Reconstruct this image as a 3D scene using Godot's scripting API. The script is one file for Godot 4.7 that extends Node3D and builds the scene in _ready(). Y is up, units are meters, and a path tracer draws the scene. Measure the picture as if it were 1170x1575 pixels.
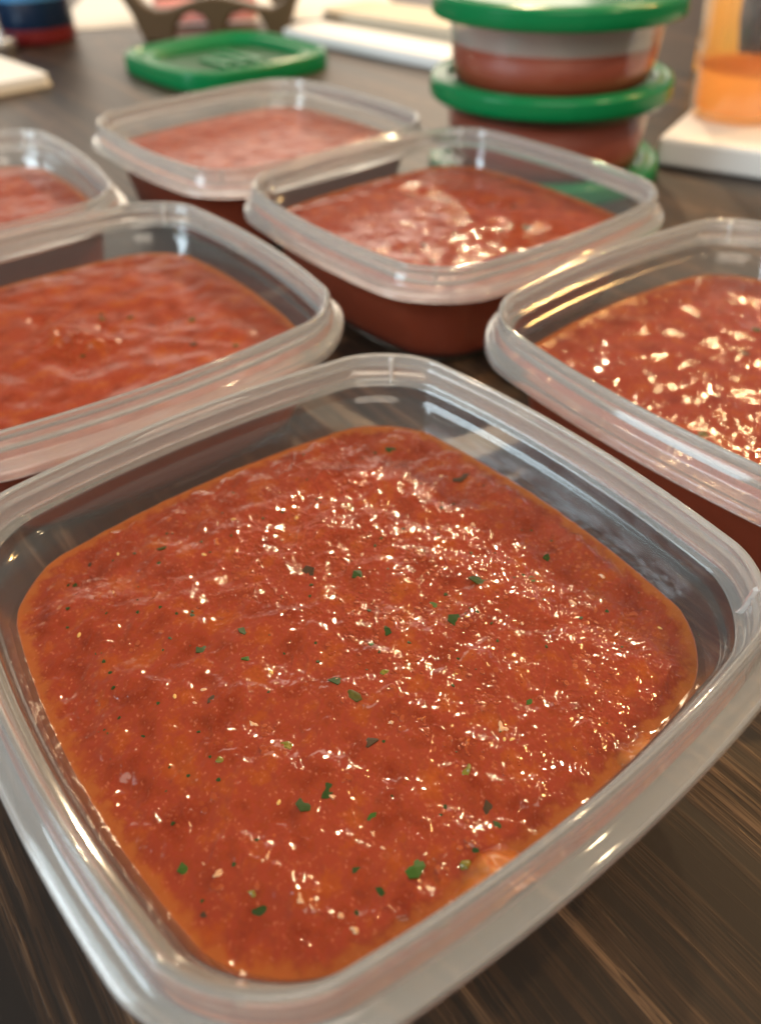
extends Node3D
# Six square plastic tubs filled with salsa on a dark wooden table, close up. Units are metres; the table top is y = 0.

const HALF := 0.075      # half width of a tub's rim crest at its corners
const BOW := 0.0075      # how far the sides bulge
const TALL := 0.054      # rim crest above the table
const ARC := 16
const SIDE := 16
# a tub's cross-section, millimetres: distance outward from the rim crest, height below it
const INNER := [-0.70, 0.0, -1.2, -0.15, -1.5, -0.55, -1.65, -1.2, -1.85, -3.2, -2.25, -3.6, -2.25, -4.0, -2.0, -4.6, -2.3, -7.8, -2.5, -8.5, -3.1, -8.95, -3.7, -9.1, -4.15, -9.45, -4.3, -10.1, -4.7, -13.0, -4.85, -13.6, -5.3, -13.95, -5.7, -14.15, -5.95, -14.7, -6.6, -17.0, -8.5, -22.5, -10.5, -34.0, -12.5, -46.0, -14.0, -50.0, -17.0, -52.2, -22.0, -52.6, -60.0, -52.6]
const OUTER := [-0.70, 0.0, -0.2, -0.15, 0.0, -0.5, 0.1, -1.2, 0.4, -3.2, 0.0, -3.7, 0.05, -4.1, 0.75, -4.6, 1.2, -8.3, 1.6, -9.0, 2.6, -9.5, 4.6, -9.75, 5.5, -10.0, 5.95, -10.5, 6.1, -11.2, 6.2, -13.0, 6.0, -13.4, 5.5, -13.4, 5.25, -13.0, 5.1, -11.6, 4.7, -11.0, 3.0, -10.7, 1.2, -10.4, 0.5, -9.8, -0.2, -5.0, -0.55, -2.2, -0.85, -2.0, -1.0, -2.4, -1.15, -4.5, -1.4, -8.0, -1.7, -9.2, -2.6, -9.9, -3.1, -10.3, -3.4, -11.0, -3.75, -13.2, -4.1, -14.3, -4.7, -14.9, -5.0, -15.4, -5.7, -17.5, -7.6, -22.5, -9.6, -34.0, -11.6, -46.0, -12.6, -50.5, -14.0, -52.6, -18.0, -53.7, -22.0, -54.0, -60.0, -54.0]

var M := {}
var rng := RandomNumberGenerator.new()


# ---------------------------------------------------------------- helpers
func tag(o: Node, label: String, category: String, group := "", kind := "") -> void:
	if label: o.set_meta("label", label)
	if category: o.set_meta("category", category)
	if group: o.set_meta("group", group)
	if kind: o.set_meta("kind", kind)


func thing(called: String, label: String, category: String, at := Vector3.ZERO, turn := 0.0, group := "") -> Node3D:
	var o := Node3D.new()
	o.name = numbered(called)
	add_child(o)
	o.position = at
	o.rotation.y = turn
	tag(o, label, category, group)
	return o


func numbered(called: String, parent: Node = self) -> String:
	if not parent.has_node(called):
		return called
	var k := 1
	while parent.has_node("%s_%03d" % [called, k]):
		k += 1
	return "%s_%03d" % [called, k]


func obj(called: String, mesh: Mesh, mat: Material, parent: Node, at := Vector3.ZERO) -> MeshInstance3D:
	var o := MeshInstance3D.new()
	o.name = numbered(called, parent)
	o.mesh = mesh
	o.material_override = mat
	parent.add_child(o)
	o.position = at
	return o


func copy(o: Node3D, label: String, at: Vector3, turn: float) -> Node3D:
	var c: Node3D = o.duplicate()
	c.name = numbered(str(o.name).rstrip("0123456789").trim_suffix("_"))
	add_child(c)
	c.position = at
	c.rotation.y = turn
	c.set_meta("label", label)
	return c


func lin(r: float, g: float, b: float) -> Color:
	return Color(r, g, b).linear_to_srgb()


func mat(color: Color, rough: float, extra := {}) -> StandardMaterial3D:
	var m := StandardMaterial3D.new()
	m.albedo_color = color
	m.roughness = rough
	for k in extra:
		m.set(k, extra[k])
	return m


func noise(seed_: int, wave: float, kind := FastNoiseLite.TYPE_SIMPLEX_SMOOTH, octaves := 1) -> FastNoiseLite:
	var n := FastNoiseLite.new()
	n.seed = seed_
	n.noise_type = kind
	n.frequency = 1.0 / wave
	n.fractal_type = FastNoiseLite.FRACTAL_FBM if octaves > 1 else FastNoiseLite.FRACTAL_NONE
	n.fractal_octaves = octaves
	return n


# mesh from a grid of points: rows x columns, columns closed into a ring
func mesh_of(points: PackedVector3Array, normals: PackedVector3Array, index: PackedInt32Array, colors := PackedColorArray()) -> ArrayMesh:
	var a := []
	a.resize(Mesh.ARRAY_MAX)
	a[Mesh.ARRAY_VERTEX] = points
	a[Mesh.ARRAY_NORMAL] = normals
	if colors.size():
		a[Mesh.ARRAY_COLOR] = colors
	# front faces run clockwise: turn every triangle that does not
	for t in range(0, index.size(), 3):
		var i := index[t]
		var j := index[t + 1]
		var k := index[t + 2]
		if (points[j] - points[i]).cross(points[k] - points[i]).dot(normals[i] + normals[j] + normals[k]) > 0.0:
			index[t + 1] = k
			index[t + 2] = j
	a[Mesh.ARRAY_INDEX] = index
	var m := ArrayMesh.new()
	m.add_surface_from_arrays(Mesh.PRIMITIVE_TRIANGLES, a)
	return m


func smooth(points: PackedVector3Array, index: PackedInt32Array) -> PackedVector3Array:
	var n := PackedVector3Array()
	n.resize(points.size())
	for t in range(0, index.size(), 3):
		var c := (points[index[t + 2]] - points[index[t]]).cross(points[index[t + 1]] - points[index[t]])
		for k in 3:
			n[index[t + k]] += c
	for i in n.size():
		n[i] = n[i].normalized() if n[i].length_squared() > 0.0 else Vector3.UP
	return n


# outline of a rounded square with bulging sides, counted round
func plan(half: float, radius: float, bow: float) -> PackedVector2Array:
	var out := PackedVector2Array()
	for k in 4:
		var c := Vector2([1, -1, -1, 1][k], [1, 1, -1, -1][k]) * (half - radius)
		for i in ARC + 1:
			out.append(c + Vector2.from_angle(PI / 2 * (k + float(i) / ARC)) * radius)
		var e := out[-1]
		var c2 := Vector2([-1, -1, 1, 1][k], [1, -1, -1, 1][k]) * (half - radius)
		var s := c2 + Vector2.from_angle(PI / 2 * (k + 1)) * radius
		for i in range(1, SIDE):
			out.append(e.lerp(s, float(i) / SIDE))
	for i in out.size():
		var p := out[i]
		var w := p.abs() / half
		out[i] += Vector2(signf(p.x) * maxf(0.0, 1 - w.y * w.y) * pow(w.x, 4), signf(p.y) * maxf(0.0, 1 - w.x * w.x) * pow(w.y, 4)) * bow
	return out


func corner_radius(o: float) -> float:
	return 0.019 + (1.75 * o if o > 0 else 0.2 * o)


# sweeps a cross-section (pairs in millimetres) round an outline; returns one mesh per run of points [from, to]
func sweep(section: Array, half: float, bow: float, round_: bool, drop: float, runs: Array, cap := false) -> Array:
	var rows := section.size() / 2
	var pts := PackedVector3Array()
	var cols := 0
	for i in rows:
		var o: float = section[i * 2] * 0.001
		var y: float = drop + section[i * 2 + 1] * 0.001
		var h := maxf(half + o, 0.0005)
		var ring := plan(h, h, 0.0) if round_ else plan(h, minf(corner_radius(o), h), bow)
		cols = ring.size()
		for p in ring:
			pts.append(Vector3(p.x, y, p.y))
	var nor := PackedVector3Array()
	nor.resize(pts.size())
	for i in rows:
		var up := mini(i + 1, rows - 1)
		var down := maxi(i - 1, 0)
		for j in cols:
			var along := (pts[i * cols + (j + 1) % cols] - pts[i * cols + (j + cols - 1) % cols]).normalized()
			var a := pts[up * cols + j] - pts[i * cols + j]
			var b := pts[i * cols + j] - pts[down * cols + j]
			var t := Vector3.ZERO
			if a.length() > 1e-7: t += a.normalized()
			if b.length() > 1e-7: t += b.normalized()
			nor[i * cols + j] = along.cross(t).normalized()
	var out := []
	for r in runs:
		var p := PackedVector3Array()
		var n := PackedVector3Array()
		var index := PackedInt32Array()
		var side: float = -1.0 if r.size() > 2 else 1.0
		for i in range(r[0], r[1] + 1):
			for j in cols:
				p.append(pts[i * cols + j])
				n.append(nor[i * cols + j] * side)
		var k: int = r[1] - r[0]
		for i in k:
			for j in cols:
				var a2 := i * cols + j
				var b2 := i * cols + (j + 1) % cols
				index.append_array([a2, b2, a2 + cols, b2, b2 + cols, a2 + cols])
		if cap and r[1] == rows - 1:
			var mid := Vector3(0, p[k * cols].y, 0)
			p.append(mid)
			n.append(n[k * cols])
			for j in cols:
				index.append_array([k * cols + j, k * cols + (j + 1) % cols, p.size() - 1])
		out.append(mesh_of(p, n, index))
	return out


func lathe(section: Array) -> ArrayMesh:
	# outside faces are outside whichever way the section runs
	var area := 0.0
	var n := section.size() / 2
	for i in n:
		var k := (i + 1) % n
		area += section[i * 2] * section[k * 2 + 1] - section[k * 2] * section[i * 2 + 1]
	var run := [0, n - 1] if area <= 0.0 else [0, n - 1, true]
	var m: Array = sweep(section, 0.0, 0.0, true, 0.0, [run])
	return m[0]


# a flat outline with thickness, its edges chamfered; it stands in x-y and is DEEP along z
func slab(outline: PackedVector2Array, deep: float, chamfer: float) -> ArrayMesh:
	var st := SurfaceTool.new()
	st.begin(Mesh.PRIMITIVE_TRIANGLES)
	st.set_smooth_group(-1)
	var inner := outline.duplicate()
	var n := outline.size()
	var turn := 1.0 if Geometry2D.is_polygon_clockwise(outline) else -1.0
	for i in n:
		var d := (outline[(i + 1) % n] - outline[(i + n - 1) % n]).normalized()
		inner[i] = outline[i] + Vector2(d.y, -d.x) * chamfer * turn
	var tri := Geometry2D.triangulate_polygon(inner)
	var layers := [[inner, deep / 2], [outline, deep / 2 - chamfer], [outline, -deep / 2 + chamfer], [inner, -deep / 2]]
	for face in [[deep / 2, 1.0], [-deep / 2, -1.0]]:
		for t in range(0, tri.size(), 3):
			var v := [inner[tri[t]], inner[tri[t + 1]], inner[tri[t + 2]]]
			if ((v[1] - v[0]).cross(v[2] - v[0]) > 0) == (face[1] > 0):
				v.reverse()
			for q in v:
				st.add_vertex(Vector3(q.x, q.y, face[0]))
	for l in 3:
		for i in n:
			var a: Vector2 = layers[l][0][i]
			var b: Vector2 = layers[l][0][(i + 1) % n]
			var c: Vector2 = layers[l + 1][0][i]
			var d: Vector2 = layers[l + 1][0][(i + 1) % n]
			var q := [Vector3(a.x, a.y, layers[l][1]), Vector3(b.x, b.y, layers[l][1]), Vector3(d.x, d.y, layers[l + 1][1]), Vector3(c.x, c.y, layers[l + 1][1])]
			if turn < 0:
				q.reverse()
			for k in [0, 2, 1, 0, 3, 2]:
				st.add_vertex(q[k])
	st.generate_normals()
	return st.commit()


func rounded_box(size: Vector3, radius: float, edge: float) -> ArrayMesh:
	# lies flat: size.x by size.z, size.y tall, corners rounded by RADIUS and edges by EDGE
	var o := PackedVector2Array()
	for k in 4:
		var c := Vector2([1, -1, -1, 1][k] * (size.x / 2 - radius), [1, 1, -1, -1][k] * (size.z / 2 - radius))
		for i in 9:
			o.append(c + Vector2.from_angle(PI / 2 * (k + i / 8.0)) * radius)
	var n := o.size()
	var rows := []
	for i in 5:
		var a := PI / 2 * i / 4.0
		rows.append([edge * (1 - sin(a)), edge * (1 - cos(a))])
	var pts := PackedVector3Array()
	var shrink := func(p: Vector2, d: float) -> Vector2: return Vector2(p.x * (1 - d / (size.x / 2)), p.y * (1 - d / (size.z / 2)))
	pts.append(Vector3(0, 0, 0))
	for r in rows:
		for p in o:
			var s: Vector2 = shrink.call(p, r[0])
			pts.append(Vector3(s.x, r[1], s.y))
	rows.reverse()
	for r in rows:
		for p in o:
			var s: Vector2 = shrink.call(p, r[0])
			pts.append(Vector3(s.x, size.y - r[1], s.y))
	pts.append(Vector3(0, size.y, 0))
	var index := PackedInt32Array()
	for j in n:
		index.append_array([0, 1 + j, 1 + (j + 1) % n])
		index.append_array([pts.size() - 1, pts.size() - 1 - n + (j + 1) % n, pts.size() - 1 - n + j])
	for i in 9:
		for j in n:
			var a := 1 + i * n + j
			var b := 1 + i * n + (j + 1) % n
			index.append_array([a, a + n, b, b, a + n, b + n])
	var nor := smooth(pts, index)
	if nor[0].y > 0:
		for i in nor.size():
			nor[i] = -nor[i]
	return mesh_of(pts, nor, index)


# ---------------------------------------------------------------- camera, light, exposure
func set_view() -> void:
	var cam := Camera3D.new()
	cam.name = "camera"
	var pitch := deg_to_rad(40.308)
	var roll := deg_to_rad(1.352)
	var right := Vector3.RIGHT
	var up := Vector3(0, cos(pitch), -sin(pitch))
	cam.transform = Transform3D(Basis(right * cos(roll) - up * sin(roll), right * sin(roll) + up * cos(roll), Vector3(0, sin(pitch), cos(pitch))), Vector3(0, 0.18997, 0))
	var lens := CameraAttributesPhysical.new()
	lens.frustum_focal_length = 12.0 / tan(deg_to_rad(64.505 / 2))
	lens.frustum_near = 0.01
	lens.frustum_far = 30.0
	lens.frustum_focus_distance = 0.196
	lens.exposure_aperture = 6.0
	cam.attributes = lens
	add_child(cam)
	cam.fov = 64.505
	cam.near = 0.01
	cam.far = 30.0

	var e := Environment.new()
	e.background_mode = Environment.BG_COLOR
	e.background_color = lin(0.13, 0.124, 0.115)
	e.tonemap_mode = Environment.TONE_MAPPER_LINEAR
	e.tonemap_exposure = 2.5
	e.sdfgi_enabled = true
	e.ssao_enabled = true
	e.ssil_enabled = true
	var w := WorldEnvironment.new()
	w.name = "surroundings"
	w.environment = e
	add_child(w)

	# a warm lamp over the far side of the table, its twin further right, and the cool window on the left
	lamp("ceiling_lamp", Vector3(0.25, 1.15, -1.95), Vector3(0.05, 0, -0.3), Vector2(0.035, 0.035), Color(1.0, 0.87, 0.70), 0.8)
	lamp("second_ceiling_lamp", Vector3(0.80, 1.20, -1.55), Vector3(0.05, 0, -0.3), Vector2(0.035, 0.035), Color(1.0, 0.84, 0.62), 0.24)
	lamp("side_lamp", Vector3(1.0, 0.9, -0.75), Vector3(0.05, 0, -0.25), Vector2(0.04, 0.04), Color(1.0, 0.76, 0.46), 0.3)
	lamp("near_downlight", Vector3(1.15, 1.5, 0.05), Vector3(0.05, 0, -0.25), Vector2(0.05, 0.05), Color(1.0, 0.88, 0.68), 0.35)
	lamp("window_light", Vector3(-1.7, 0.9, 0.3), Vector3(0, 0, -0.35), Vector2(0.8, 1.2), Color(0.88, 0.96, 1.0), 1.3)
	lamp("far_window_light", Vector3(-0.3, 0.6, -2.8), Vector3(0, 0, -0.6), Vector2(2.0, 0.6), Color(1.0, 0.93, 0.84), 0.48)
	lamp("ceiling_bounce_light", Vector3(0.1, 1.8, 1.3), Vector3(0, 0, -0.4), Vector2(1.6, 1.6), Color(1.0, 0.94, 0.86), 1.2)


func lamp(called: String, at: Vector3, to: Vector3, size: Vector2, color: Color, energy: float) -> void:
	var l := AreaLight3D.new()
	l.name = called
	l.area_size = size
	l.light_color = color
	l.light_energy = energy
	l.shadow_enabled = true
	l.area_range = 8.0
	add_child(l)
	l.look_at_from_position(at, to)


# ---------------------------------------------------------------- materials
func make_materials() -> void:
	M.plastic = mat(Color(0.90, 0.90, 0.89, 0.034), 0.1, {"transparency": BaseMaterial3D.TRANSPARENCY_ALPHA})
	M.wet_wall = mat(Color(0.90, 0.90, 0.89, 0.006), 0.08, {"transparency": BaseMaterial3D.TRANSPARENCY_ALPHA})
	M.band = mat(Color(0.90, 0.90, 0.86, 0.16), 0.15, {"transparency": BaseMaterial3D.TRANSPARENCY_ALPHA})
	# the rim is the same plastic, thicker and so more milky
	M.rim = mat(Color(0.97, 0.97, 0.96, 0.16), 0.055, {"refraction_enabled": true, "refraction_scale": 0.049, "backlight_enabled": true, "backlight": Color(0.3, 0.3, 0.3)})
	M.green = mat(lin(0.003, 0.17, 0.05), 0.22, {"metallic_specular": 0.35, "backlight_enabled": true, "backlight": Color(0.3, 0.3, 0.3)})
	M.green_panel = mat(Color(lin(0.006, 0.08, 0.02), 0.92), 0.4, {"metallic_specular": 0.2, "transparency": BaseMaterial3D.TRANSPARENCY_ALPHA})
	var fine := NoiseTexture2D.new()
	fine.width = 512
	fine.height = 512
	fine.seamless = true
	fine.as_normal_map = true
	fine.bump_strength = 3.0
	fine.noise = noise(91, 22.0, FastNoiseLite.TYPE_SIMPLEX_SMOOTH, 3)
	var wet := {"vertex_color_use_as_albedo": true, "subsurf_scatter_enabled": true, "subsurf_scatter_strength": 0.12, "normal_enabled": true, "normal_texture": fine, "normal_scale": 0.1, "uv1_triplanar": true, "uv1_scale": Vector3(60, 60, 60)}
	M.salsa = mat(Color.WHITE, 0.075, wet)
	var even := wet.duplicate()
	even.normal_scale = 0.05
	even.metallic_specular = 0.36
	M.smooth_salsa = mat(Color.WHITE, 0.3, even)
	M.grain = mat(Color.WHITE, 0.07, {"vertex_color_use_as_albedo": true})
	M.deep_salsa = mat(lin(0.245, 0.039, 0.012), 0.5)
	M.herb = mat(lin(0.018, 0.044, 0.006), 0.45, {"metallic_specular": 0.35})
	M.herb_bright = mat(lin(0.030, 0.080, 0.008), 0.45, {"metallic_specular": 0.35})
	M.herb_olive = mat(lin(0.07, 0.06, 0.008), 0.45, {"metallic_specular": 0.35})
	M.herb_dark = mat(lin(0.05, 0.028, 0.012), 0.45, {"metallic_specular": 0.35})
	M.onion = mat(lin(0.66, 0.33, 0.17), 0.22, {"subsurf_scatter_enabled": true, "subsurf_scatter_strength": 0.2})
	M.seed = mat(lin(0.60, 0.36, 0.10), 0.2)
	M.pepper = mat(lin(0.16, 0.13, 0.012), 0.2)
	M.tomato = mat(lin(0.38, 0.09, 0.018), 0.18)
	M.white = mat(lin(0.80, 0.79, 0.77), 0.45)
	M.cream = mat(lin(0.66, 0.58, 0.45), 0.7)
	M.paper = mat(lin(0.78, 0.77, 0.74), 0.8)
	M.pink = mat(lin(0.72, 0.30, 0.27), 0.8)
	M.brown = mat(lin(0.085, 0.05, 0.022), 0.45)
	M.navy = mat(lin(0.004, 0.018, 0.05), 0.3)
	M.red = mat(lin(0.16, 0.012, 0.012), 0.35)
	M.blue = mat(lin(0.08, 0.28, 0.55), 0.3)
	M.steel = mat(lin(0.75, 0.76, 0.78), 0.18, {"metallic": 1.0})
	M.black = mat(lin(0.025, 0.02, 0.018), 0.25)
	M.yellow = mat(lin(0.95, 0.66, 0.07), 0.5, {"backlight_enabled": true, "backlight": Color(1.4, 1.2, 0.8)})
	M.glass = mat(Color(1, 1, 1, 0.02), 0.04, {"transparency": BaseMaterial3D.TRANSPARENCY_ALPHA})
	M.amber = mat(lin(0.72, 0.085, 0.001), 0.12, {"backlight_enabled": true, "backlight": Color(1.3, 1.1, 0.8)})
	M.wood = mat(Color.WHITE, 0.42, {"metallic_specular": 0.4})
	var im := wood_image()
	var tex := ImageTexture.create_from_image(im)
	M.wood.albedo_texture = tex
	M.wood.heightmap_enabled = true
	M.wood.heightmap_texture = tex
	M.wood.heightmap_scale = 0.04


func wood_image() -> Image:
	# grain runs along x: 0.8 m by 0.4 m
	var w := 1024
	var h := 2048
	var broad := noise(3, 140.0, FastNoiseLite.TYPE_SIMPLEX_SMOOTH, 3)
	var streak := noise(5, 28.0, FastNoiseLite.TYPE_SIMPLEX_SMOOTH, 4)
	var pore := noise(7, 5.0, FastNoiseLite.TYPE_SIMPLEX_SMOOTH, 2)
	var dash := noise(8, 6.0, FastNoiseLite.TYPE_SIMPLEX_SMOOTH, 2)
	var warp := noise(9, 110.0, FastNoiseLite.TYPE_SIMPLEX_SMOOTH, 3)
	var dark := Color(0.016, 0.011, 0.008)
	var midc := Color(0.034, 0.019, 0.011)
	var pale := Color(0.135, 0.078, 0.043)
	var shades := []
	for i in 256:
		var v := i / 255.0 * 1.8 - 0.3
		var c := dark.lerp(midc, clampf(v * 2.0, 0, 1)).lerp(pale, clampf((v - 0.55) * 1.5, 0, 1)).linear_to_srgb()
		shades.append([roundi(c.r * 255), roundi(c.g * 255), roundi(c.b * 255)])
	var data := PackedByteArray()
	data.resize(w * h * 3)
	var at_d := 0
	for y in h:
		for x in w:
			var wy := y + warp.get_noise_2d(x * 0.5, y * 0.5) * 9.0
			var p := pore.get_noise_2d(x * 0.13, wy + 300.0)
			var v := 0.33 + broad.get_noise_2d(x * 0.16, wy) * 0.7 + streak.get_noise_2d(x * 0.09, wy) * 0.95 + p * 0.38
			if dash.get_noise_2d(x * 0.2, wy) < -0.38:
				v -= 0.32
			var c: Array = shades[clampi(int((v + 0.3) / 1.8 * 255), 0, 255)]
			data[at_d] = c[0]
			data[at_d + 1] = c[1]
			data[at_d + 2] = c[2]
			at_d += 3
	var im := Image.create_from_data(w, h, false, Image.FORMAT_RGB8, data)
	return im


# ---------------------------------------------------------------- table
func make_table() -> void:
	var t := thing("wooden_table", "dark brown wooden table with streaky grain under all the tubs", "table")
	var grain := deg_to_rad(55.0)
	var along := Vector2(cos(grain), sin(grain))
	var across := Vector2(-sin(grain), cos(grain))
	var st := SurfaceTool.new()
	st.begin(Mesh.PRIMITIVE_TRIANGLES)
	var q := [Vector2(-1.6, -2.2), Vector2(1.6, -2.2), Vector2(1.6, 0.35), Vector2(-1.6, 0.35)]
	for k in [0, 1, 2, 0, 2, 3]:
		var p: Vector2 = q[k]
		st.set_uv(Vector2(p.dot(along) / 0.8 + 0.37, p.dot(across) / 0.4 + 0.21))
		st.set_normal(Vector3.UP)
		st.add_vertex(Vector3(p.x, 0, p.y))
	st.generate_tangents()
	obj("table_top", st.commit(), M.wood, t)
	var edge := BoxMesh.new()
	edge.size = Vector3(3.2, 0.03, 2.55)
	obj("table_board", edge, M.brown, t, Vector3(0, -0.0154, -0.925))


# ---------------------------------------------------------------- tubs
func make_tub(label: String, at: Vector3, turn: float) -> Node3D:
	var t := thing("plastic_tub", label, "tub", at, turn, "open square plastic tubs of salsa")
	var section := INNER.duplicate()
	var full := []
	# from the floor inside, up over the crest, down the skirt and flange, under it and down the outside
	for i in range(section.size() / 2 - 1, -1, -1):
		full.append_array([section[i * 2], section[i * 2 + 1]])
	var at_crest := section.size() / 2 - 1
	for i in range(1, OUTER.size() / 2):
		full.append_array([OUTER[i * 2], OUTER[i * 2 + 1]])
	var rows := full.size() / 2
	var rim_in := at_crest - 12
	var skirt_end := at_crest + 9
	var flange_end := at_crest + 23
	var wall_out := at_crest + 32
	var parts: Array = sweep(full, HALF, BOW, false, TALL, [[0, rim_in], [rim_in, skirt_end], [skirt_end, flange_end], [flange_end, wall_out], [wall_out, rows - 1]], true)
	obj("inner_wall", parts[0], M.plastic, t)
	obj("rim", parts[1], M.rim, t)
	obj("flange", parts[2], M.rim, t)
	obj("rim_channel", parts[3], M.plastic, t)
	obj("outer_wall", parts[4], M.wet_wall, t)
	# a small upright rib inside each corner of the rim
	var rib := rib_mesh()
	for k in 4:
		var o := obj("corner_rib", rib, M.rib, t)
		o.rotation.y = -PI / 2 * k
	return t


func corner_point(o: float) -> Vector2:
	return plan(HALF + o, corner_radius(o), BOW)[ARC / 2]


func rib_mesh() -> ArrayMesh:
	var st := SurfaceTool.new()
	st.begin(Mesh.PRIMITIVE_TRIANGLES)
	st.set_smooth_group(-1)
	var d := Vector2(1, 1).normalized()
	var s := Vector2(-1, 1).normalized()
	var rows := []
	for r in [[-1.45, -0.6, 0.2, 0.75], [-1.8, -1.3, 0.55, 0.75], [-2.15, -5.0, 0.8, 0.65], [-2.45, -8.0, 0.75, 0.5], [-2.9, -9.4, 1.0, 0.3]]:
		var b: Vector2 = corner_point(r[0] * 0.001)
		rows.append([b + d * 0.0004, b - d * r[2] * 0.001, TALL + r[1] * 0.001, r[3] * 0.001])
	for i in rows.size() - 1:
		var q := []
		for r in [rows[i], rows[i + 1]]:
			var back: Vector2 = r[0]
			var front: Vector2 = r[1]
			q.append([back + s * r[3] * 1.3, front + s * r[3] * 0.6, front - s * r[3] * 0.6, back - s * r[3] * 1.3, r[2]])
		for j in 3:
			var a: Vector2 = q[0][j]
			var b: Vector2 = q[0][j + 1]
			var c: Vector2 = q[1][j]
			var e: Vector2 = q[1][j + 1]
			var v := [Vector3(a.x, q[0][4], a.y), Vector3(b.x, q[0][4], b.y), Vector3(e.x, q[1][4], e.y), Vector3(c.x, q[1][4], c.y)]
			for k in [0, 1, 2, 0, 2, 3]:
				st.add_vertex(v[k])
	st.generate_normals()
	return st.commit()


func inner_offset(y: float) -> float:
	# outward distance of the inner wall at a height above the table
	var d := (y - TALL) * 1000.0
	for i in INNER.size() / 2 - 1:
		if INNER[i * 2 + 1] >= d and d >= INNER[i * 2 + 3]:
			var f: float = (d - INNER[i * 2 + 1]) / minf(INNER[i * 2 + 3] - INNER[i * 2 + 1], -1e-6)
			return lerpf(INNER[i * 2], INNER[i * 2 + 2], f) * 0.001
	return -0.022


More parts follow.
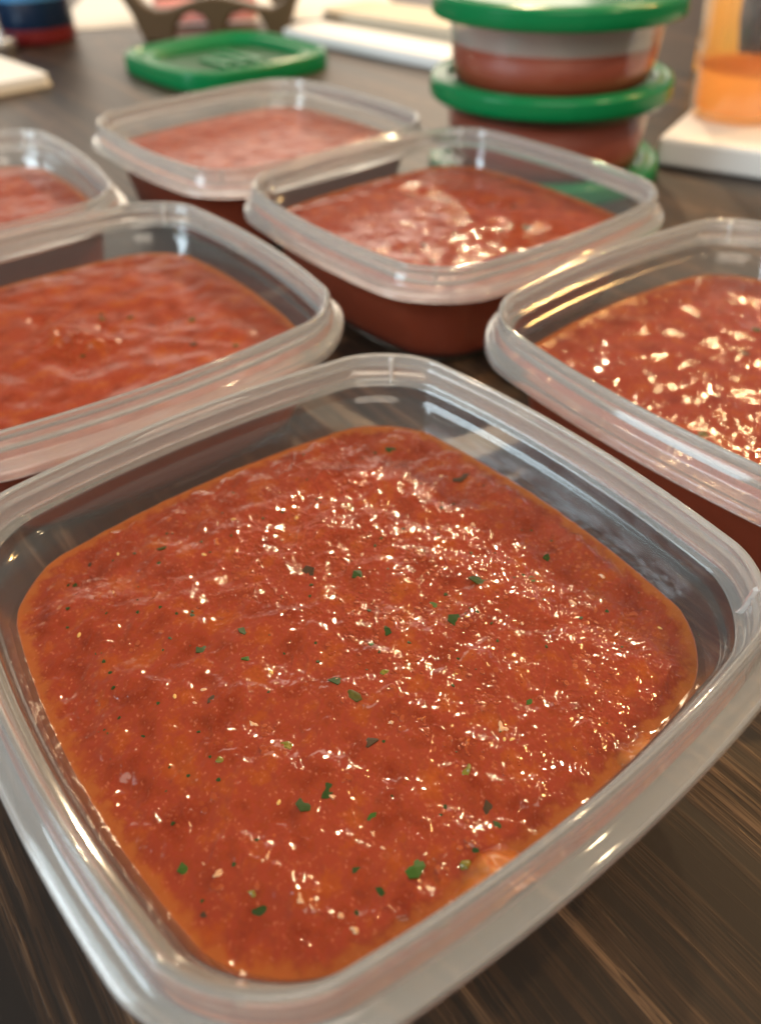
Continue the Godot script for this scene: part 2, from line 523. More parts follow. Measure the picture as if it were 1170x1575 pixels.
# ---------------------------------------------------------------- salsa
# look: lump, mid, grain (millimetres), share of smooth surface, mounds [x, z, radius, height] in millimetres
func make_salsa(label: String, at: Vector3, turn: float, level: float, cells: int, seed_: int, lump: float, midh: float, grain: float, calm: float, mounds: Array, smears := []) -> Node3D:
	var t := thing("salsa", label, "salsa", at, turn, "salsa in the open tubs")
	var o := inner_offset(level) + 0.00025
	var ring := plan(HALF + o, corner_radius(o), BOW)
	# reach of the outline for each direction
	var reach := PackedFloat32Array()
	reach.resize(1441)
	var n_ring := ring.size()
	for k in 1441:
		var d := Vector2.from_angle(TAU * k / 1440.0)
		var best := 0.0
		for i in n_ring:
			var a := ring[i]
			var b := ring[(i + 1) % n_ring]
			if a.dot(d) <= 0.0:
				continue
			var ca := d.cross(a)
			var cb := d.cross(b)
			if ca <= 0.0 and cb > 0.0:
				best = a.lerp(b, ca / (ca - cb)).length()
				break
		reach[k] = best
	var n1 := noise(seed_, 26.0, FastNoiseLite.TYPE_SIMPLEX_SMOOTH, 2)
	var n2 := noise(seed_ + 1, 7.5, FastNoiseLite.TYPE_SIMPLEX_SMOOTH, 2)
	var n3 := noise(seed_ + 2, 0.9)
	var n7 := noise(seed_ + 9, 3.0, FastNoiseLite.TYPE_SIMPLEX_SMOOTH, 2)
	var n4 := noise(seed_ + 3, 1.5, FastNoiseLite.TYPE_CELLULAR)
	n4.cellular_return_type = FastNoiseLite.RETURN_DISTANCE
	var n5 := noise(seed_ + 4, 14.0, FastNoiseLite.TYPE_SIMPLEX_SMOOTH, 2)
	var n6 := noise(seed_ + 8, 11.0)
	var c1 := noise(seed_ + 5, 16.0, FastNoiseLite.TYPE_SIMPLEX_SMOOTH, 3)
	var c2 := noise(seed_ + 6, 1.6, FastNoiseLite.TYPE_SIMPLEX_SMOOTH, 2)
	var c3 := noise(seed_ + 7, 3.4, FastNoiseLite.TYPE_CELLULAR)
	c3.cellular_return_type = FastNoiseLite.RETURN_DISTANCE
	var red := Color(0.245, 0.039, 0.012)
	var deep := Color(0.155, 0.018, 0.004)
	var orange := Color(0.31, 0.066, 0.011)
	var pulp := Color(0.42, 0.13, 0.065)
	var juice := Color(0.36, 0.115, 0.02)
	var w := cells + 1
	var pts := PackedVector3Array()
	var nor := PackedVector3Array()
	var col := PackedColorArray()
	pts.resize(w * w)
	nor.resize(w * w)
	col.resize(w * w)
	for j in w:
		for i in w:
			var g := Vector2(2.0 * i / cells - 1.0, 2.0 * j / cells - 1.0)
			var m := maxf(absf(g.x), absf(g.y))
			var p := Vector2.ZERO
			var edge := 0.06
			if m > 0.0:
				var a := fposmod(g.angle(), TAU) / TAU * 1440.0
				var k := int(a)
				var r := lerpf(reach[k], reach[mini(k + 1, 1440)], a - k)
				p = g.normalized() * r * m
				edge = r * (1.0 - m)
			var x := p.x * 1000.0
			var z := p.y * 1000.0
			var e := edge * 1000.0
			var wob := e + n2.get_noise_2d(x * 1.3 + 90, z * 1.3) * 2.2
			var inside := smoothstep(0.5, 7.0, wob)
			var rough := clampf(0.5 + (n5.get_noise_2d(x, z) - calm) * 2.6, 0.0, 1.0)
			# folds run across the tub: the noise is stretched along one diagonal
			var u := (x + z) * 0.62
			var v := (z - x) * 0.8
			var y := n1.get_noise_2d(x, z) * lump + n2.get_noise_2d(u, v) * midh
			var cell := n4.get_noise_2d(x, z)
			y += grain * (0.35 + 0.65 * rough) * (n3.get_noise_2d(x, z) * 0.6 - cell * 0.9 - 0.5) * smoothstep(0.0, 1.0, rough + 0.15)
			y += n7.get_noise_2d(x, z) * midh * 0.3
			var fold := 1.0 - absf(n6.get_noise_2d(u * 0.9 + n2.get_noise_2d(x, z) * 3.0, v))
			y += pow(fold, 5.0) * 0.7 * midh * clampf(0.3 + c1.get_noise_2d(z, x) * 2.0, 0, 1)
			for b in mounds:
				var q: Vector2 = Vector2(x - b[0], z - b[1]) / b[2]
				var ql: float = q.length()
				y += b[3] * exp(-ql * ql) * (0.8 + 0.5 * n2.get_noise_2d(x * 0.8, z * 0.8))
			y = y * inside + (0.25 + 0.35 * n2.get_noise_2d(x * 0.8 + 40, z * 0.8)) * exp(-e / 0.9)
			var smear := 0.0
			for b in smears:
				var qs := Vector2((x - b[0]) / b[2], (z - b[1]) / b[3])
				qs += Vector2(n2.get_noise_2d(x * 0.9, z * 0.9), n2.get_noise_2d(x * 0.9 + 50, z * 0.9)) * 0.3
				smear = maxf(smear, smoothstep(1.0, 0.35, qs.length()))
				y = y * (1.0 - 0.85 * smoothstep(1.1, 0.6, qs.length())) + smoothstep(1.0, 0.25, qs.length()) * b[4] * (1.0 + 0.3 * n2.get_noise_2d(x * 1.1, z * 1.1))
			# the sauce keeps to the sloping wall where it stands higher or lower
			if m > 0.9:
				p += g.normalized() * (inner_offset(level + y * 0.001) - o + 0.00025) * (m - 0.9) * 10.0
			pts[j * w + i] = Vector3(p.x, level + y * 0.001, p.y)
			var cl := c1.get_noise_2d(u * 1.3, v * 1.1)
			var cf := c2.get_noise_2d(x, z)
			var c := red.lerp(deep, clampf(-cl * 1.3 - 0.1 + cf * 0.3, 0, 1)).lerp(orange, clampf(cl * 1.4 - 0.2 + cf * 0.3, 0, 0.9))
			var speck := c3.get_noise_2d(x + cf * 0.6, z)
			if speck < -0.90:
				c = c.lerp(pulp, clampf((-0.90 - speck) * 10.0, 0, 0.6))
			if cf > 0.42:
				c = c.lerp(pulp, (cf - 0.42) * 1.1)
			c = c.lerp(juice, (1.0 - smoothstep(0.6, 4.2, wob + cf * 0.9 + cl * 1.2)) * 0.6)
			c = c.lerp(Color(0.50, 0.17, 0.042).lerp(pulp, clampf(cf, 0, 0.6)), smear * 0.9)
			col[j * w + i] = c
	for j in w:
		for i in w:
			var dx := pts[j * w + mini(i + 1, cells)] - pts[j * w + maxi(i - 1, 0)]
			var dz := pts[mini(j + 1, cells) * w + i] - pts[maxi(j - 1, 0) * w + i]
			var nn := dz.cross(dx)
			nor[j * w + i] = nn.normalized() if nn.length_squared() > 1e-16 else Vector3.UP
	var index := PackedInt32Array()
	index.resize(cells * cells * 6)
	var at_i := 0
	for j in cells:
		for i in cells:
			var a := j * w + i
			for k in [a, a + 1, a + w + 1, a, a + w + 1, a + w]:
				index[at_i] = k
				at_i += 1
	obj("sauce_surface", mesh_of(pts, nor, index, col), M.salsa if calm < 0.1 else M.smooth_salsa, t)
	# the body of sauce against the walls, down to the floor of the tub
	var body := []
	var ys := [level + 0.0003, level - 0.003, 0.026, 0.020, 0.013, 0.008, 0.004, 0.002]
	for y in ys:
		body.append_array([(inner_offset(y) + 0.00025) * 1000.0, y * 1000.0])
	var b: Array = sweep(body, HALF, BOW, false, 0.0, [[0, ys.size() - 1]], true)
	obj("sauce_body", b[0], M.deep_salsa, t)
	heights[t] = [pts, w, reach]
	return t


var heights := {}


func height_at(t: Node3D, x: float, z: float) -> float:
	# the salsa surface above a point of the tub
	var pts: PackedVector3Array = heights[t][0]
	var w: int = heights[t][1]
	var reach: PackedFloat32Array = heights[t][2]
	var p := Vector2(x, z)
	var a := fposmod(p.angle(), TAU) / TAU * 1440.0
	var d := p.normalized()
	var m := minf(p.length() / reach[int(a)], 1.0)
	var g := d * m / maxf(absf(d.x), absf(d.y))
	return pts[roundi((g.y * 0.5 + 0.5) * (w - 1)) * w + roundi((g.x * 0.5 + 0.5) * (w - 1))].y


# wet grains of pulp that stand out of the sauce in clusters; far too many to count
func add_grains(t: Node3D, count: int, seed_: int, centre: Vector2, spread: float, base: float) -> void:
	var r := RandomNumberGenerator.new()
	r.seed = seed_
	var dome := SurfaceTool.new()
	dome.begin(Mesh.PRIMITIVE_TRIANGLES)
	var ring := []
	for i in 5:
		var a := PI / 2 * i / 4.0
		for j in 9:
			var b := TAU * j / 9.0
			ring.append(Vector3(sin(a) * cos(b), cos(a), sin(a) * sin(b)))
	for q in ring:
		dome.set_normal(q)
		dome.add_vertex(q)
	for i in 4:
		for j in 9:
			var a := i * 9 + j
			var b := i * 9 + (j + 1) % 9
			for k in [a, a + 9, b, b, a + 9, b + 9]:
				dome.add_index(k)
	var mm := MultiMesh.new()
	mm.transform_format = MultiMesh.TRANSFORM_3D
	mm.use_colors = true
	mm.mesh = dome.commit()
	mm.mesh.surface_set_material(0, M.grain)
	mm.instance_count = count
	var patch := noise(seed_, 9.0, FastNoiseLite.TYPE_SIMPLEX_SMOOTH, 2)
	var k := 0
	while k < count:
		var c := Vector2(r.randf_range(-0.071, 0.071), r.randf_range(-0.071, 0.071))
		var want := base + exp(-(c - centre).length_squared() / (spread * spread))
		if r.randf() > want * clampf(0.45 + patch.get_noise_2d(c.x * 1000.0, c.y * 1000.0) * 1.5, 0.02, 1.0):
			continue
		var size := r.randf_range(0.0008, 0.0030)
		var way := r.randf_range(0, TAU)
		for i in r.randi_range(2, 11):
			if k >= count:
				break
			var q := c + Vector2(r.randfn(0, size * 1.2), r.randfn(0, size * 0.6)).rotated(way)
			if maxf(absf(q.x), absf(q.y)) > 0.068:
				continue
			var s := lerpf(0.00030, 0.00085, pow(r.randf(), 1.8))
			var b := Basis.from_euler(Vector3(r.randf_range(-0.22, 0.22), r.randf_range(0, TAU), r.randf_range(-0.22, 0.22)))
			b = b * Basis.from_scale(Vector3(s * r.randf_range(0.8, 1.5), s * r.randf_range(0.16, 0.30), s))
			mm.set_instance_transform(k, Transform3D(b, Vector3(q.x, height_at(t, q.x, q.y) - s * 0.06, q.y)))
			mm.set_instance_color(k, Color(0.24, 0.038, 0.008).lerp(Color(0.34, 0.08, 0.025), r.randf() * r.randf()))
			k += 1
	var o := MultiMeshInstance3D.new()
	o.name = "pulp_grains"
	o.multimesh = mm
	o.set_meta("kind", "stuff")
	t.add_child(o)


func flake_mesh(size: float, long: float, thick: float, k: int) -> ArrayMesh:
	# an irregular leaf scrap, curled a little
	var r := RandomNumberGenerator.new()
	r.seed = 500 + k
	var pts := PackedVector3Array()
	var n := 6
	var bend := r.randf_range(-0.25, 0.35)
	for layer in [1.0, 0.0]:
		pts.append(Vector3(size * 0.05, thick * layer + size * 0.03, 0))
		r.seed = 900 + k
		for i in n:
			var a := TAU * (i + r.randf_range(-0.28, 0.28)) / n
			var l := size * 0.5 * r.randf_range(0.6, 1.4)
			var p := Vector2(cos(a) * l * long, sin(a) * l)
			pts.append(Vector3(p.x, thick * layer - bend * p.x * p.x / size, p.y))
	var index := PackedInt32Array()
	for i in n:
		var a := 1 + i
		var b := 1 + (i + 1) % n
		index.append_array([0, a, b, n + 1, n + 1 + b, n + 1 + a, a, n + 1 + a, b, b, n + 1 + a, n + 1 + b])
	var st := SurfaceTool.new()
	st.begin(Mesh.PRIMITIVE_TRIANGLES)
	st.set_smooth_group(-1)
	for i in index:
		st.add_vertex(pts[i])
	st.generate_normals()
	return st.commit()


func lump_mesh(size: Vector3, k: int, rough := 0.22) -> ArrayMesh:
	var pts := PackedVector3Array()
	var rows := 9
	var cols := 14
	var nz := noise(700 + k, 1.1)
	for i in rows + 1:
		var a := PI * i / rows
		for j in cols:
			var d := Vector3(sin(a) * cos(TAU * j / cols), cos(a), sin(a) * sin(TAU * j / cols))
			pts.append(d * size * 0.5 * (1.0 + rough * nz.get_noise_3d(d.x * 0.9, d.y * 0.9, d.z * 0.9 + k) * 2.0))
	var index := PackedInt32Array()
	for i in rows:
		for j in cols:
			var a := i * cols + j
			var b := i * cols + (j + 1) % cols
			index.append_array([a, b, a + cols, b, b + cols, a + cols])
	var nor := PackedVector3Array()
	var raw := smooth(pts, index)
	for i in raw.size():
		nor.append(raw[i] if raw[i].dot(pts[i]) > 0 else -raw[i])
	return mesh_of(pts, nor, index)


func add_bits(t: Node3D) -> void:
	# herb scraps [x, z, size] in millimetres, where the photograph shows them
	var herbs := [[-14.4, 35.1, 3.0], [-4.5, 28.0, 2.6], [-12.3, 24.1, 2.3], [1.9, 40.9, 1.9], [15.5, 14.3, 2.8], [9.6, -5.0, 2.3], [11.5, 1.0, 1.6], [-9.9, -11.7, 3.2], [-20.5, -0.9, 2.9], [12.0, -36.5, 3.2], [19.0, -21.2, 3.4], [20.1, -47.8, 2.1], [16.5, -57.9, 2.6], [33.2, 18.3, 2.7], [38.3, 32.9, 2.8], [38.3, 38.4, 2.8], [48.8, 28.7, 1.6], [34.4, 64.7, 2.6], [45.1, 66.3, 1.2], [51.2, 56.6, 3.5], [38.8, 50.7, 1.1], [62.9, 28.7, 2.6], [66.5, 9.6, 1.6], [62.6, 8.6, 2.2], [62.3, 36.8, 1.5], [56.2, 38.2, 1.3], [48.3, -18.3, 1.8], [-54.8, 26.4, 1.9], [-62.4, 45.5, 1.3], [-57.6, 51.9, 1.8], [67.7, 17.0, 1.6], [10.0, -21.4, 1.7], [-25.4, 31.8, 2.1], [-25.5, -62.8, 2.9], [-52.1, -54.9, 2.6]]
	for i in herbs.size():
		var h: Array = herbs[i]
		var s: float = h[2] * 0.00125
		var m: Material = [M.herb, M.herb_bright, M.herb, M.herb_dark, M.herb][i % 5]
		if i in [1, 17]: m = M.herb_bright
		if i == 4: m = M.herb
		var o := obj("herb_flake", flake_mesh(s, [1.0, 1.5, 0.8, 1.25][i % 4], 0.00025, i), m, t)
		o.position = Vector3(h[0] * 0.001, height_at(t, h[0] * 0.001, h[1] * 0.001) - 0.0002, h[1] * 0.001)
		o.rotation = Vector3(rng.randf_range(-0.28, 0.28), rng.randf_range(0, TAU), rng.randf_range(-0.28, 0.28))
	for h in [[20.6, 3.5, 2.5], [21.9, 13.7, 4.0], [23.2, 33.7, 3.3], [53.0, 5.4, 3.2], [47.4, 56.9, 2.4], [17.3, 47.4, 2.2]]:
		var s: float = h[2] * 0.001
		var o := obj("pepper_piece", lump_mesh(Vector3(s, s * 0.5, s * 0.75), int(h[0])), M.herb_olive if h[2] > 3.4 else M.pepper, t)
		o.position = Vector3(h[0] * 0.001, height_at(t, h[0] * 0.001, h[1] * 0.001) - s * 0.14, h[1] * 0.001)
		o.rotation.y = rng.randf_range(0, TAU)
	var pale := [[40.1, 60.4, 2.3], [36.1, 61.5, 1.0], [49.7, -8.1, 3.6], [47.9, 1.2, 2.6], [12.6, 36.3, 2.4], [-47.6, 12.9, 3.4], [32.7, -50.0, 3.2], [31.5, -63.0, 2.6], [61.3, 45.7, 1.5], [65.2, 45.2, 2.2], [51.4, 30.7, 1.6], [-46.6, 44.8, 1.6], [54.1, 50.3, 2.5], [37.0, 5.2, 2.5], [56.1, 27.9, 1.3], [32.7, 11.3, 1.8], [-0.4, -2.6, 1.4], [39.9, 32.8, 1.7], [26.6, -12.0, 1.7]]
	for i in pale.size():
		var h: Array = pale[i]
		var s: float = h[2] * 0.001
		var o := obj("onion_piece", lump_mesh(Vector3(s, s * 0.6, s * 0.72), i + 40, 0.3), M.tomato if i in [3, 5, 13] else M.onion, t)
		o.position = Vector3(h[0] * 0.001, height_at(t, h[0] * 0.001, h[1] * 0.001) - s * 0.2, h[1] * 0.001)
		o.rotation.y = rng.randf_range(0, TAU)
	# a fine scatter of herb dust, too small to pick apart
	var mm := MultiMesh.new()
	mm.transform_format = MultiMesh.TRANSFORM_3D
	mm.mesh = flake_mesh(0.001, 1.3, 0.0002, 210)
	mm.mesh.surface_set_material(0, M.herb)
	mm.instance_count = 130
	for k in 130:
		var q := Vector2(rng.randf_range(-0.067, 0.067), rng.randf_range(-0.067, 0.067))
		var b := Basis.from_euler(Vector3(rng.randf_range(-0.4, 0.4), rng.randf_range(0, TAU), rng.randf_range(-0.4, 0.4))).scaled(Vector3.ONE * rng.randf_range(0.35, 1.0))
		mm.set_instance_transform(k, Transform3D(b, Vector3(q.x, height_at(t, q.x, q.y) - 0.00008, q.y)))
	var dust := MultiMeshInstance3D.new()
	dust.name = "herb_dust"
	dust.multimesh = mm
	dust.set_meta("kind", "stuff")
	t.add_child(dust)
	for k in 26:
		var q := Vector2(rng.randf_range(-0.062, 0.062), rng.randf_range(-0.062, 0.062))
		var sz := rng.randf_range(0.0011, 0.0019)
		var o := obj("tomato_seed", lump_mesh(Vector3(sz, sz * 0.4, sz * 0.6), 120 + k, 0.08), [M.onion, M.seed][k % 2], t)
		o.position = Vector3(q.x, height_at(t, q.x, q.y) - sz * 0.06, q.y)
		o.rotation.y = rng.randf_range(0, TAU)
	var g := obj("pepper_piece", lump_mesh(Vector3(2.4, 1.8, 2.2) * 0.001, 77), M.pepper, t)
	g.position = Vector3(0.0690, height_at(t, 0.0690, 0.0205), 0.0205)


# ---------------------------------------------------------------- lids
func square_lid(label: String, at: Vector3, turn: float) -> Node3D:
	var t := thing("square_lid", label, "lid", at, turn)
	var s := [-60.0, 6.0, -26.0, 6.0, -20.0, 6.2, -17.5, 7.0, -15.8, 11.5, -14.5, 13.0, -13.0, 13.4, -11.5, 13.0, -10.5, 12.0, -9.0, 11.8, -4.0, 12.0, -2.5, 12.8, -1.0, 15.0, 0.5, 15.8, 3.0, 15.8, 5.2, 15.0, 6.2, 13.4, 6.6, 8.0, 7.2, 1.4, 7.0, 0.4, 6.2, 0.3, 5.6, 1.2, 5.0, 8.0, 4.4, 12.5, 2.5, 13.8, -2.0, 11.6, -11.6, 10.8, -14.4, 10.0, -16.6, 5.4]
	var m: Array = sweep(s, HALF, BOW, false, 0.0, [[3, 11], [11, 16], [16, 20], [20, 27]])
	obj("inner_ridge", m[0], M.green, t)
	obj("rim", m[1], M.green, t)
	obj("skirt", m[2], M.green, t)
	obj("rim_underside", m[3], M.green, t)
	var p: Array = sweep([-17.5, 7.0, -20.0, 6.2, -26.0, 6.0, -60.0, 6.0], HALF, BOW, false, 0.0, [[0, 3, true]], true)
	obj("panel", p[0], M.green_panel, t)
	for k in 3:
		var bar := obj("raised_bar", rounded_box(Vector3(0.075 - k * 0.012, 0.0035, 0.009), 0.004, 0.0012), M.green, t, Vector3(0.004 * k, 0.0061, -0.018 + 0.018 * k))
		bar.rotation.y = 0.0
	return t


func round_lid(t: Node3D) -> void:
	obj("lid_rim", lathe([66.5, 8.0, 67.5, 10.6, 69.0, 11.8, 71.0, 12.0, 72.0, 11.2, 74.0, 11.0, 75.0, 11.8, 77.0, 12.0, 78.8, 11.2, 79.6, 9.4]), M.green, t)
	obj("lid_skirt", lathe([79.6, 9.4, 79.8, 6.0, 80.2, 1.2, 79.6, 0.2, 78.6, 0.4, 78.2, 3.0, 77.6, 8.0]), M.green, t)
	obj("lid_panel", lathe([0.5, 7.4, 40.0, 7.4, 64.0, 7.5, 66.5, 8.0]), M.green, t)


func round_tub(label: String, sauce_label: String, at: Vector3, fill: float) -> void:
	var t := thing("round_tub", label, "tub", at, 0.0, "lidded round tubs in the stack")
	var top := 65.6 + (fill - 10.0) * 0.1
	var m: Array = sweep([0.5, 0.0, 58.0, 0.0, 62.0, 0.7, 64.5, 3.0, 65.6, 10.0, top, fill, 68.2, 36.0, 69.0, 38.0, 73.0, 38.6, 75.5, 40.0, 75.8, 44.0, 75.2, 44.6, 74.4, 44.4, 74.0, 41.0, 72.5, 39.8, 68.4, 39.2, 67.2, 37.0, top - 1.3, fill, 64.6, 10.0, 63.5, 4.0, 61.0, 1.8, 57.0, 1.2, 0.5, 1.2], 0.0, 0.0, true, 0.0, [[0, 5, true], [5, 17, true], [17, 22, true]])
	obj("wall", m[0], M.wet_wall, t)
	obj("clear_band", m[1], M.band if fill < 30.0 else M.wet_wall, t)
	obj("inner_wall", m[2], M.wet_wall, t)
	var lid := Node3D.new()
	lid.name = "lid"
	t.add_child(lid)
	lid.position = Vector3(0, 0.0434 if fill > 30 else 0.0392, 0)
	round_lid(lid)
	var s := thing("salsa", sauce_label, "salsa", at)
	obj("sauce_body", lathe([0.5, 1.0, 57.0, 1.0, 61.2, 1.6, 63.7, 3.9, 64.8, 10.0, 64.8 + (fill - 10.0) * 0.0963, fill, 60.0, fill + 0.2, 0.5, fill + 0.3]), M.deep_salsa, s)


# ---------------------------------------------------------------- everything at the back of the table
func make_back() -> void:
	square_lid("green square lid lying face down behind the farthest tub", Vector3(-0.148, 0.0, -0.945), -deg_to_rad(50.0))
	var spot := Vector3(0.120, 0.0, -0.600)
	round_lid(thing("round_lid", "green round lid lying on the table under the stack", "lid", spot))
	round_tub("lower lidded round tub of the stack, full of dark salsa", "dark red salsa inside the lower round tub of the stack", spot + Vector3(0, 0.0076, 0), 35.9)
	round_tub("upper lidded round tub of the stack with a clear band under its lid", "brownish red salsa inside the upper round tub of the stack", spot + Vector3(0, 0.0586, 0), 24.0)

	var b := thing("white_board", "thick white board under the amber glass at the right edge", "board", Vector3(0.2010 + 0.248, 0, -0.6015 - 0.0572), -deg_to_rad(32.0))
	obj("slab", rounded_box(Vector3(0.36, 0.019, 0.36), 0.004, 0.0035), M.white, b)
	var foot := Vector3(0.2765, 0.0192, -0.652)
	amber_glass(foot)
	var y := thing("yellow_carton", "yellow box standing behind the ribbed glass", "box", Vector3(0.338, 0.0, -0.86), 0.1)
	obj("carton", rounded_box(Vector3(0.042, 0.2, 0.05), 0.004, 0.003), M.yellow, y)
	obj("flap", rounded_box(Vector3(0.038, 0.003, 0.046), 0.003, 0.001), M.cream, y, Vector3(0, 0.2002, 0))
	var k := thing("dark_mug", "dark round mug cut off by the right edge behind the glass", "mug", Vector3(0.327, 0.0192, -0.71))
	obj("cup", lathe([0.5, 0.0, 26.0, 0.0, 30.0, 2.0, 36.0, 20.0, 42.0, 50.0, 45.0, 90.0, 44.0, 91.0, 42.6, 90.0, 39.6, 50.0, 33.0, 20.0, 24.0, 5.0, 0.5, 4.0]), M.black, k)
	var hd := obj("handle", torus(0.022, 0.004), M.black, k, Vector3(0.046, 0.05, 0.0))
	hd.rotation.x = PI / 2

	var pad := thing("white_notepad", "stack of white paper at the left edge behind the tubs", "notepad", Vector3(-0.3086, 0, -0.885) + Vector3(-0.1335, 0, 0.0) * 1.0, -deg_to_rad(48.0))
	obj("cover", rounded_box(Vector3(0.19, 0.004, 0.19), 0.008, 0.001), M.cream, pad)
	obj("sheets", rounded_box(Vector3(0.187, 0.0075, 0.187), 0.007, 0.0015), M.paper, pad, Vector3(0, 0.0041, 0))

	var s := thing("white_tray", "long white slab with rounded corners between wooden stand and stack", "tray", Vector3(0.03, 0, -0.985), -deg_to_rad(46.5))
	obj("slab", rounded_box(Vector3(0.33, 0.012, 0.058), 0.012, 0.003), M.white, s)
	var c := thing("folded_towel", "cream folded cloth lying behind the long white slab", "cloth", Vector3(0.075, 0, -1.08), -deg_to_rad(44.0))
	for i in 3:
		obj("fold", rounded_box(Vector3(0.31 - 0.006 * i, 0.0068, 0.085), 0.012, 0.0033), M.cream, c, Vector3(0.003 * i, 0.0069 * i, 0.002 * i))

	jar(Vector3(-0.392, 0, -1.112))
	var cap := thing("steel_cap", "small shiny metal cap beside the blue jar", "cap", Vector3(-0.413, 0, -1.045))
	obj("cap_body", lathe([0.5, 0.0, 15.0, 0.0, 16.0, 1.0, 16.0, 12.0, 15.0, 14.5, 12.0, 15.5, 0.5, 15.8]), M.steel, cap)
	obj("cap_knob", lathe([0.5, 22.0, 3.0, 21.6, 5.0, 19.5, 4.6, 17.0, 3.6, 15.6, 0.5, 15.4]), M.steel, cap)
	stand()
	var sheet := thing("paper_sheet", "white sheet of paper lying beyond the wooden stand", "paper", Vector3(-0.20, 0, -1.40), 0.12)
	obj("page", rounded_box(Vector3(0.44, 0.0012, 0.42), 0.004, 0.0004), M.paper, sheet)
	var nap := thing("pink_napkin", "folded pink napkin just behind the wooden stand", "napkin", Vector3(-0.215, 0.0012, -1.235), 0.2)
	for i in 2:
		obj("fold", rounded_box(Vector3(0.13, 0.012, 0.09), 0.012, 0.005), M.pink, nap, Vector3(0.002 * i, 0.0121 * i, 0))


func torus(r: float, thick: float) -> Mesh:
	var t := TorusMesh.new()
	t.inner_radius = r - thick
	t.outer_radius = r + thick
	return t


func amber_glass(foot: Vector3) -> void:
	var t := thing("ribbed_glass", "clear ribbed drinking glass on the white board", "glass", foot)
	# ribs: the outer radius swells and sinks around the upper glass
	var n := 72
	var rows := [[0.5, 0.0, 0.0], [30.0, 0.0, 0.0], [35.0, 1.0, 0.0], [37.5, 4.0, 0.0], [38.0, 30.0, 0.1], [38.6, 36.0, 1.0], [40.5, 70.0, 1.0], [42.0, 112.0, 1.0], [42.3, 118.0, 0.2], [41.6, 119.5, 0.0], [40.6, 118.0, 0.0], [39.0, 70.0, 0.0], [36.4, 30.0, 0.0], [35.5, 7.0, 0.0], [32.0, 4.5, 0.0], [0.5, 4.0, 0.0]]
	var pts := PackedVector3Array()
	for r in rows:
		for j in n:
			var a := TAU * j / n
			var rr: float = (r[0] + r[2] * 1.5 * cos(a * 24.0)) * 0.001
			pts.append(Vector3(cos(a) * rr, r[1] * 0.001, sin(a) * rr))
	var index := PackedInt32Array()
	for i in rows.size() - 1:
		for j in n:
			var a := i * n + j
			var b := i * n + (j + 1) % n
			index.append_array([a, b, a + n, b, b + n, a + n])
	var nor := smooth(pts, index)
	if nor[4 * n].dot(Vector3(1, 0, 0)) < 0:
		for i in nor.size():
			nor[i] = -nor[i]
	obj("glass_wall", mesh_of(pts, nor, index), M.glass, t)
	var s := thing("amber_liquid", "orange liquid in the bottom of the ribbed glass", "liquid", foot)
	obj("liquid_body", lathe([0.5, 4.2, 31.8, 4.7, 35.35, 7.2, 36.25, 30.0, 36.6, 33.6, 36.0, 33.2, 0.5, 33.2]), M.amber, s)


func jar(at: Vector3) -> void:
	var t := thing("blue_jar", "round dark blue jar with a red base band at the top left", "jar", at)
	obj("base_band", lathe([0.5, 0.0, 38.0, 0.0, 41.0, 1.0, 42.0, 3.0, 42.0, 16.0]), M.red, t)
	obj("body", lathe([42.0, 16.0, 42.3, 16.4, 42.3, 44.0]), M.navy, t)
	obj("label_band", lathe([42.3, 44.0, 42.6, 44.4, 42.6, 92.0, 42.0, 92.4]), M.blue, t)
	obj("lid", lathe([42.0, 92.4, 43.0, 93.0, 43.0, 104.0, 41.0, 106.0, 0.5, 106.0]), M.navy, t)
	obj("label_band", lathe([42.5, 58.0, 42.9, 58.4, 42.9, 74.0, 42.5, 74.4]), M.white, t)


func stand() -> void:
	var t := thing("wooden_stand", "brown scalloped wooden stand with two arched openings", "stand", Vector3(-0.176, 0, -1.092), 0.0)
	var o := PackedVector2Array()
	for p in [[-86, 0], [-52, 0], [-48, 14], [-38, 25], [-27, 29], [-14, 25], [-8, 13], [-6, 0], [8, 0], [10, 13], [17, 25], [33, 29.5], [48, 26], [56, 14], [59, 0], [80, 0], [85, 14], [93, 33], [105, 52], [119, 76], [117, 84], [108, 80], [96, 62], [87, 48], [77, 36], [66, 30.8], [50, 33], [27, 39], [12, 42.5], [0, 43.5], [-14, 42], [-34, 37], [-52, 31.5], [-66, 30.8], [-78, 36], [-90, 49], [-104, 70], [-114, 84], [-122, 82], [-120, 72], [-108, 50], [-96, 29]]:
		o.append(Vector2(p[0], p[1]) * 0.001)
	obj("scalloped_board", slab(o, 0.022, 0.0025), M.brown, t)
	var back := obj("scalloped_board", slab(o, 0.022, 0.0025), M.brown, t, Vector3(0, 0, -0.13))
	back.scale = Vector3(0.98, 1, 1)
	obj("cross_bar", rounded_box(Vector3(0.016, 0.016, 0.107), 0.003, 0.002), M.brown, t, Vector3(0.0, 0.022, -0.065))


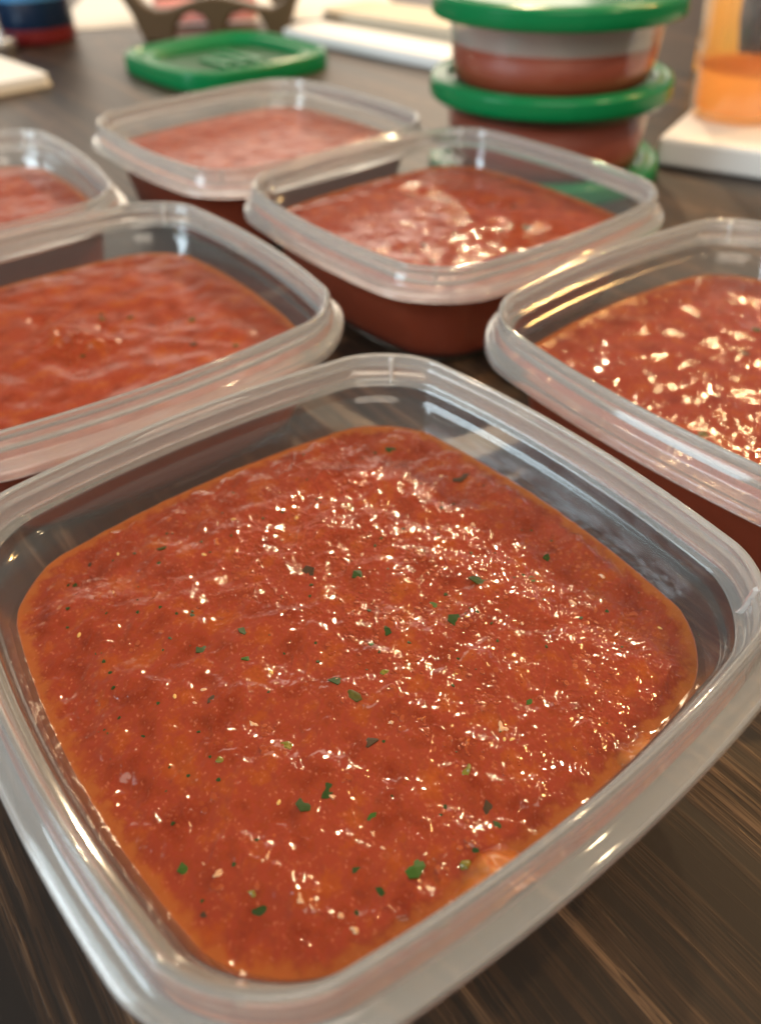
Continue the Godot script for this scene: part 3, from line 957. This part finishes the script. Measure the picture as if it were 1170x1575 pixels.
func _ready() -> void:
	rng.seed = 11
	set_view()
	make_materials()
	M.rib = mat(Color(0.95, 0.95, 0.94, 0.28), 0.12, {"refraction_enabled": true, "refraction_scale": 0.049})
	make_table()
	# [where, turn, salsa level, cells, seed, lump, mid, grain, calm, mounds, tub label, salsa label]
	var spots := [
		[Vector3(-0.0093, 0, -0.1449), 53.4, 0.0313, 560, 10, 1.7, 0.46, 0.058, 0.07, [[4.0, 62.0, 6.0, 1.4], [-30, 40, 9, 0.9]], "nearest open square tub, in sharp focus, corner towards the viewer", "chunky orange red salsa with herb flakes in the nearest tub"],
		[Vector3(0.0381, 0, -0.4088), 53.0, 0.0345, 460, 30, 0.5, 0.11, 0.085, -0.1, [[-49, -19, 7, -3.0], [-38, -26, 6, -2.6], [-26, -31, 6, -2.0], [-15, -36, 8, -3.4], [-2, -40, 7, -2.2]], "open square tub in the middle, directly in front of the round stack", "glittering rough salsa with a dark furrow in the middle tub"],
		[Vector3(-0.1157, 0, -0.2960), 54.1, 0.0325, 300, 50, 1.2, 0.09, 0.02, 0.14, [[-5, 7, 9, 4.6], [5, -3, 8, 3.4], [-32, 9, 7, -2.6], [-6, -9, 8, -2.8], [-18, 4, 11, 1.4], [14, 9, 9, -1.4], [0, 20, 12, 1.0]], "open square tub at the left edge, beside the nearest tub", "smooth salsa with a small swirled mound in the left tub"],
		[Vector3(0.1431, 0, -0.2576), 53.8, 0.0320, 460, 70, 0.8, 0.13, 0.07, -0.16, [], "open square tub cut off by the right edge", "pebbly sparkling salsa in the tub at the right edge"],
		[Vector3(-0.0698, 0, -0.5374), 50.5, 0.0370, 160, 90, 0.7, 0.2, 0.02, 0.12, [], "farthest open square tub, in front of the green square lid", "smooth pinkish salsa in the farthest open tub"],
		[Vector3(-0.2285, 0, -0.4273), 56.4, 0.0345, 140, 110, 0.7, 0.3, 0.03, 0.15, [], "open square tub cut off by the left edge, second row back", "smooth pinkish salsa in the half hidden tub at the far left"],
	]
	var first: Node3D
	for i in spots.size():
		var s: Array = spots[i]
		var turn := -deg_to_rad(s[1])
		if i == 0:
			first = make_tub(s[10], s[0], turn)
		else:
			copy(first, s[10], s[0], turn)
		var sauce := make_salsa(s[11], s[0], turn, s[2], s[3], s[4], s[5], s[6], s[7], s[8], s[9], [[74.5, 18.5, 6.5, 10.0, 4.2], [75.0, -28.0, 5.5, 9.0, 3.8]] if i == 0 else [])
		var g: Array = [[1500, 0.014, -0.026, 0.038, 0.14], [800, 0.02, -0.015, 0.06, 0.3], [350, 0.03, -0.03, 0.03, 0.1], [1700, -0.01, 0.0, 0.06, 0.5], [70, 0.0, 0.0, 0.06, 0.5], [25, 0.0, 0.0, 0.06, 0.5]][i]
		add_grains(sauce, g[0], 300 + i, Vector2(g[1], g[2]), g[3], g[4])
		if i == 0:
			add_bits(sauce)
		elif i < 4:
			for k in 9:
				var p := Vector2(rng.randf_range(-0.05, 0.05), rng.randf_range(-0.05, 0.05))
				var sz := rng.randf_range(0.0018, 0.003)
				var o := obj("herb_flake", flake_mesh(sz, 1.2, 0.0004, 100 + k), [M.herb, M.herb_olive, M.herb_dark][k % 3], sauce)
				o.position = Vector3(p.x, height_at(sauce, p.x, p.y) - 0.0001, p.y)
				o.rotation.y = rng.randf_range(0, TAU)
	make_back()
